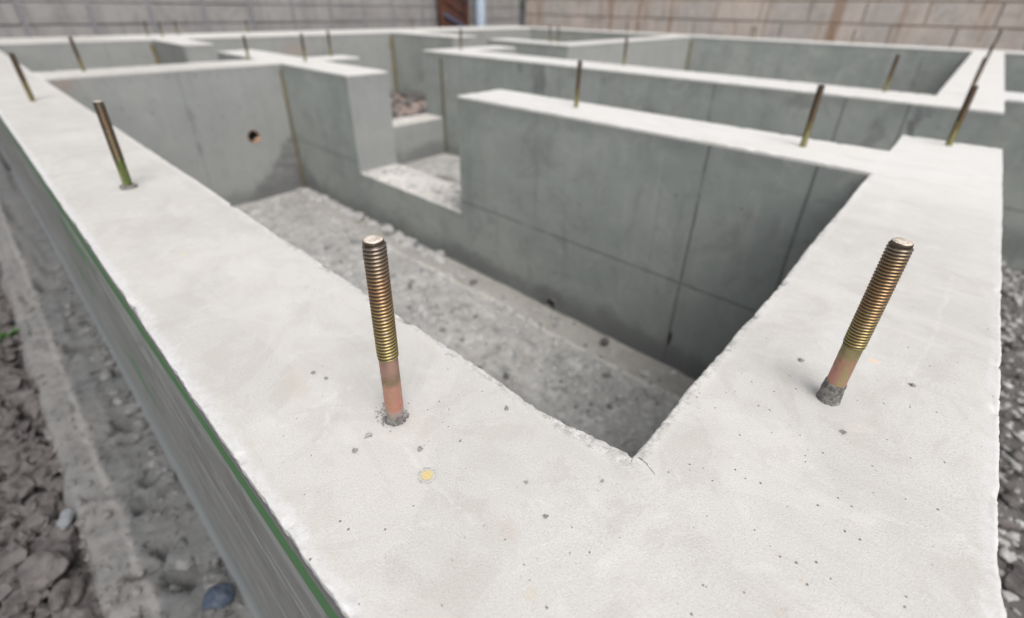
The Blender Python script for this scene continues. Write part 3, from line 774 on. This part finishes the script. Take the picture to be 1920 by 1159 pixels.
for x, y, l in ((-19.3, 4.4, 'faint bolt where the short stub meets the distant rear wall, left of its twin'), (-18.8, 4.65, 'faint bolt where the short stub meets the distant rear wall, right of its twin'),
                (-19.6, 5.3, 'faded greenish bolt on the distant rear wall just past the short stub'), (-19.6, 7.5, 'faded bolt on the distant rear wall above the wall crossing'),
                (-19.2, 14.4, 'faded bolt on the distant rear wall, closest to the rusty frame')): bolt(x, y, .43, (0, 0), 'D', l, .2)
bolt(-10.15, 12.85, .45, (-.02, -.02), 'D', 'left one of two close faint bolts on the far inner corner', .2)
bolt(-9.95, 13.0, .45, (-.02, -.01), 'D', 'right one of two close faint bolts on the far inner corner', .2)
for x, y, l in ((-12.6, 21.6, 'faded bolt on the distant back wall, leftmost before the tan blocks'), (-12.2, 21.9, 'faded bolt second from the left before the tan blocks'),
                (-7.2, 22.0, 'faded bolt at the middle of the distant back wall, behind its close twin'), (-7.0, 21.8, 'faded bolt at the middle of the distant back wall, slightly nearer than its twin'),
                (-3.7, 22.0, 'faded bolt on the distant back wall, rightmost before the tan blocks')):
    bolt(x, y, .43, (0, 0), 'D', l, .2)

# ================================================================== crumbs on the wall top
CR = [(-.845, .352, .010, 'grey angular mortar crumb in front of the nearest bolt, toward the left edge'),
      (-.862, .402, .008, 'tiny grey crumb directly in front of the nearest bolt'),
      (-.729, .468, .0095, 'wedge-shaped grey crumb between the nearest bolt and the yellow dot'),
      (-1.197, .422, .009, 'dark crumb on the left wall top, furthest left of the bolt'),
      (-1.145, .437, .006, 'small dark crumb beside the fine scratch left of the nearest bolt'),
      (-.742, .782, .009, 'dark crumb on the chipped inner edge of the left wall'),
      (-.665, .722, .0075, 'flat sliver of mortar right of the nearest bolt'),
      (.055, 1.282, .0095, 'curled grey crumb in front of the sleeved bolt on the right wall'),
      (.170, 1.640, .011, 'oval grey crumb on the right wall top, toward the outer edge'),
      (-.112, 1.532, .0095, 'flat grey crumb left of the sleeved bolt'),
      (-.380, .546, .006, 'small blue-grey crumb in the centre of the wide corner'),
      (-.469, .582, .0055, 'small dark double crumb between the yellow dot and the corner'),
      (-.337, .708, .005, 'tiny crumb in front of the crack at the inner corner')]
for x, y, r, l in CR:
    mb = MB(); rnd = random.Random(int((x+9)*1000)); rock(mb, (0, 0, r*.2), r*.82, 1, .5, .8, rnd=rnd)
    tag(link('mortar_crumb', mb.v, mb.f, M['grey'], loc=(x, y, .002)), l, 'mortar crumb', 'crumbs lying on the wall tops')
mb = MB(); rnd = random.Random(4)
for i in range(46):
    t = rnd.gauss(math.pi, .9); r = .034+abs(rnd.gauss(0, .018)); x = -.865+r*math.cos(t); y = .485+r*math.sin(t)*.8
    rock(mb, (x, y, .003), rnd.uniform(.0012, .0038), 0, .6, rnd=rnd)
for i in range(110):
    x = rnd.uniform(-1.2, .3); y = rnd.uniform(.2, .75) if x < -.3 else rnd.uniform(.3, 2.6)
    rock(mb, (x, y, .002), rnd.uniform(.0008, .002), 0, .5, rnd=rnd)
tag(link('concrete_grit', mb.v, mb.f, M['grey']), 'fine dark grit scattered over the near wall top', 'grit', kind='stuff')

# ================================================================== rubble, clods and stones
def scatter(name, mat, n, xr, yr, rr, hf, label, cat, seed, sub=0, ok=None, flat=.6, pw=3, z=.15, sides=.35):
    rnd = random.Random(seed); mb = MB()
    while n > 0:
        x = rnd.uniform(*xr); y = rnd.uniform(*yr); 
        if ok and not ok(x, y, rnd): continue
        r = rr[0]+(rr[1]-rr[0])*rnd.random()**pw
        rock(mb, (x, y, hf(x, y)+r*z), r, sub if r > rr[1]*.3 else 0, flat, sides, rnd=rnd); n -= 1
    return tag(link(name, mb.v, mb.f, mat), label, cat, kind='stuff')
scatter('rubble', M['chip'], 4200, (-9.6, -.35), (1.4, 4.1), (.006, .055), floor_h, 'pale concrete chips and grit over the dusty pit floor', 'rubble', 1, 1,
        lambda x, y, r: r.random() < (1 if y < 3.8 else .35), pw=5)
scatter('rubble', M['dark'], 700, (-9.6, -.35), (1.4, 4.1), (.006, .026), floor_h, 'dark grit strewn among the pale chips in the pit', 'rubble', 2, 0, pw=3)
scatter('rubble', M['chip'], 150, (-7.5, -.4), (1.6, 3.9), (.02, .075), floor_h, 'larger pale angular chips lying about the pit floor', 'rubble', 41, 1, pw=1.6, sides=.6, flat=.5)
scatter('rubble', M['dark'], 110, (-7.5, -.4), (1.6, 3.9), (.015, .05), floor_h, 'dark angular lumps lying about the pit floor', 'rubble', 42, 1, pw=1.6, sides=.6, flat=.5)
scatter('rubble', M['chip'], 260, (-9.6, -5), (3.95, 4.13), (.015, .09), floor_h, 'broken concrete bits heaped along the foot of the middle partition', 'rubble', 12, 1, pw=2)
scatter('rubble', M['chip'], 330, (-7.3, -4.8), (4.2, 4.88), (.008, .05), lambda x, y: -1.6, 'crumbs lying on the low sill', 'rubble', 3, 1, lambda x, y, r: r.random() < .25+.75*((x+7.3 > 2) or (x+7.3 < .35)), pw=4)
scatter('rubble', M['clod'], 700, (-17.5, -10.8), (5.2, 12.2), (.04, .22), floor_h, 'brown soil clods on the floor of the far room', 'rubble', 5, 1, pw=3)
scatter('clods', M['clod'], 3000, (-12, -1.8), (-1.5, -.58), (.015, .105), ground_h, 'brown-grey clay clods and broken earth beside the left wall', 'clods', 6, 1, pw=1.9, sides=.65, z=.55, flat=.75)
scatter('rubble', M['dark'], 130, (-9, -2.0), (-.10, .05), (.01, .07), strip_h, 'dark broken bits along the foot of the left outer wall face', 'rubble', 31, 1, pw=2)
scatter('gravel', M['strip'], 1500, (-9, -1.8), (-.6, .06), (.005, .04), lambda x, y: strip_h(x, y), 'grit and small stones on the concrete footing strip', 'gravel', 7, 1, pw=5)
scatter('gravel', M['chip'], 5000, (.42, 2.4), (2.0, 9.3), (.008, .045), ground_h, 'loose mixed gravel outside the right wall', 'gravel', 8, 1, pw=3)
scatter('clods', M['clod'], 1500, (.45, 2.4), (2.0, 9.3), (.015, .07), ground_h, 'brown earth lumps among the gravel outside the right wall', 'clods', 9, 1, pw=3)
def stone(name, x, y, z, r, mat, label, cat, seed, flat=.6, sub=2, rz=None):
    mb = MB(); rock(mb, (0, 0, 0), r, sub, flat, .3, rz, random.Random(seed)); return tag(link(name, mb.v, mb.f, M[mat], loc=(x, y, z)), label, cat)
stone('stone', -2.45, -.02, -2.33, .085, 'blue', 'dark blue-grey stone lodged between the left wall foot and the footing strip', 'stone', 1, .8)
stone('stone', -3.95, -.60, -2.45, .07, 'white', 'pale bluish stone on the earth at the edge of the footing strip', 'stone', 2, .5)
stone('earth_clod', -3.60, -.76, -2.45, .15, 'clod', 'big brown earth clod at the lower left, outside the footing strip', 'clod', 3, .7)
stone('earth_clod', -3.30, -.70, -2.48, .12, 'clod', 'brown clod in front of the biggest one at the lower left', 'clod', 4, .8)
stone('earth_clod', -3.02, -.66, -2.50, .11, 'clod', 'light brown clod closest to the bottom left corner of the strip', 'clod', 5, .7)
stone('earth_clod', -2.95, -.92, -2.50, .15, 'clod', 'large clod touching the bottom picture edge at far left', 'clod', 6, .8)
stone('stone', -2.13, 3.98, -2.38, .06, 'dark', 'dark grey stone on the pit floor against the middle partition', 'stone', 7, .9)
stone('concrete_chunk', -6.48, 4.02, -2.36, .12, 'chip', 'pale wedge of concrete leaning at the foot of the middle partition', 'chunk', 8, .8)
stone('concrete_chunk', -5.72, 4.03, -2.40, .07, 'white', 'small whitish chunk on the pit floor, right of the pale wedge', 'chunk', 9, .8)
stone('concrete_chunk', -7.35, 4.02, -2.38, .10, 'chip', 'broken grey chunk left of the pale wedge in the pit', 'chunk', 10, .5)
# white rim of the drain pipe at the partition foot
mb = MB(); vs = []; n = 18
for d, k in ((0, 1.25), (.012, 1.22), (.012, 1.0), (-.2, 1.0)):
    for i in range(n):
        t = 2*math.pi*i/n; vs.append((-3.07+.075*k*math.cos(t), 4.155-d, -2.37+.075*k*math.sin(t)))
mb.add(vs, [(j*n+i, j*n+(i+1) % n, (j+1)*n+(i+1) % n, (j+1)*n+i) for j in range(3) for i in range(n)])
ch(link('drain_pipe_end', mb.v, mb.f, M['mortar']))

# weed
wd = empty('weed', (-7.3, -.66, -2.52), 'small green weed in a dark gap of earth at the left picture edge', 'weed')
mb = MB(); rnd = random.Random(5)
for i in range(46):
    t = rnd.uniform(0, 6.28); L = rnd.uniform(.08, .22); e = rnd.uniform(.2, 1.2)
    d = Vector((math.cos(t)*math.cos(e), math.sin(t)*math.cos(e), math.sin(e))); sd_ = d.cross(Vector((0, 0, 1))).normalized()*L*.18
    b = Vector((rnd.uniform(-.05, .05), rnd.uniform(-.05, .05), 0)); m_ = b+d*L*.5
    mb.add([b, m_+sd_, b+d*L-Vector((0, 0, L*.15)), m_-sd_], [(0, 1, 2, 3)])
link('leaves', mb.v, mb.f, M['leaf'], wd)

# ================================================================== block walls behind
def blocks(name, label, mat, jmat, horiz, plane, t0, t1, z0, rows, rh, L, off, phase, seed, gap=.035, thick=.9, vg=1.):
    rnd = random.Random(seed); mb = MB(); jb = MB()
    root = empty(name, (plane, (t0+t1)/2, BOT) if horiz == 1 else ((t0+t1)/2, plane, BOT), label, 'block wall')
    for r in range(rows):
        za = z0+r*rh; t = t0-((t0-phase+(off if r % 2 else 0)) % L)
        while t < t1:
            a, b = max(t, t0)+gap*vg, min(t+L, t1)-gap*vg; j = rnd.uniform(-.018, .018)
            if b-a > .1:
                if horiz == 1: mb.box(plane-thick, plane+j, a, b, za+gap, za+rh-gap, .02)
                else: mb.box(a, b, plane-j, plane+thick, za+gap, za+rh-gap, .02)
            t += L
    if horiz == 1: jb.box(plane-thick+.05, plane-.05, t0, t1, z0, z0+rows*rh)
    else: jb.box(t0, t1, plane+.05, plane+thick-.05, z0, z0+rows*rh)
    inv = Matrix.Translation(-root.location)
    for nm, m_, b_ in (('blocks', mat, mb), ('mortar_joints', jmat, jb)):
        o = link(nm, b_.v, b_.f, m_, root); o.matrix_parent_inverse = inv
    return root
blocks('block_wall', 'weathered grey concrete block wall with dark upright joints behind the left side', M['block_l'], M['joint'],
       1, -22.9, -8, 25.7, .22-.66*5, 14, .66, 1.76, 0, 2.0-1.76*6, 3, .022, vg=3.0)
blocks('block_wall', 'tan concrete block wall streaked with orange rust stains behind the right side', M['block_r'], M['joint_tan'],
       0, 26.0, -22.7, 16, .52-.84*4, 11, .84, 2.05, 1.0, -.13-2.05*12, 4, .028)
# rusty frame and pipe against the grey wall
fr = empty('rusty_steel_frame', (-22.6, 19.8, BOT), 'rust-red steel lattice frame with blue-grey diagonal straps against the grey block wall', 'steel frame')
inv = Matrix.Translation(-fr.location)
def frp(nm, mb, m):
    o = link(nm, mb.v, mb.f, M[m], fr); o.matrix_parent_inverse = inv
y0, y1, xx = 18.85, 20.75, -22.55
for yy in (y0, y1):
    mb = MB(); mb.box(xx-.12, xx+.12, yy-.12, yy+.12, -2.4, 4.4, .02); frp('upright', mb, 'rust')
mb = MB(); mb.box(xx-.10, xx-.06, y0+.1, y1-.1, -2.3, 4.3); frp('back_plate', mb, 'rust')
for k in range(9):
    z = -2.3+k*.72; mb = MB(); mb.bar((xx+.02*(k % 2), y0+.1, z+.75), (xx+.02*(k % 2), y1-.1, z), .16, .05, (1, 0, 0)); frp('strap', mb, 'bluesteel' if k % 2 else 'rust')
pp = empty('drain_pipe', (-22.3, 21.75, BOT), 'upright pale blue-grey drainpipe beside the rusty frame', 'pipe')
inv = Matrix.Translation(-pp.location)
mb = MB(); mb.lathe([(.30, -2.6), (.30, 4.5), (.27, 4.52)], 20, -22.45, 21.75); o = link('tube', mb.v, mb.f, M['pipe'], pp, smooth=True); o.matrix_parent_inverse = inv
for z in (-1.2, 2.2):
    mb = MB(); mb.lathe([(.31, z), (.335, z+.01), (.335, z+.14), (.31, z+.15)], 20, -22.45, 21.75, cap=False); o = link('bracket', mb.v, mb.f, M['bluesteel'], pp); o.matrix_parent_inverse = inv
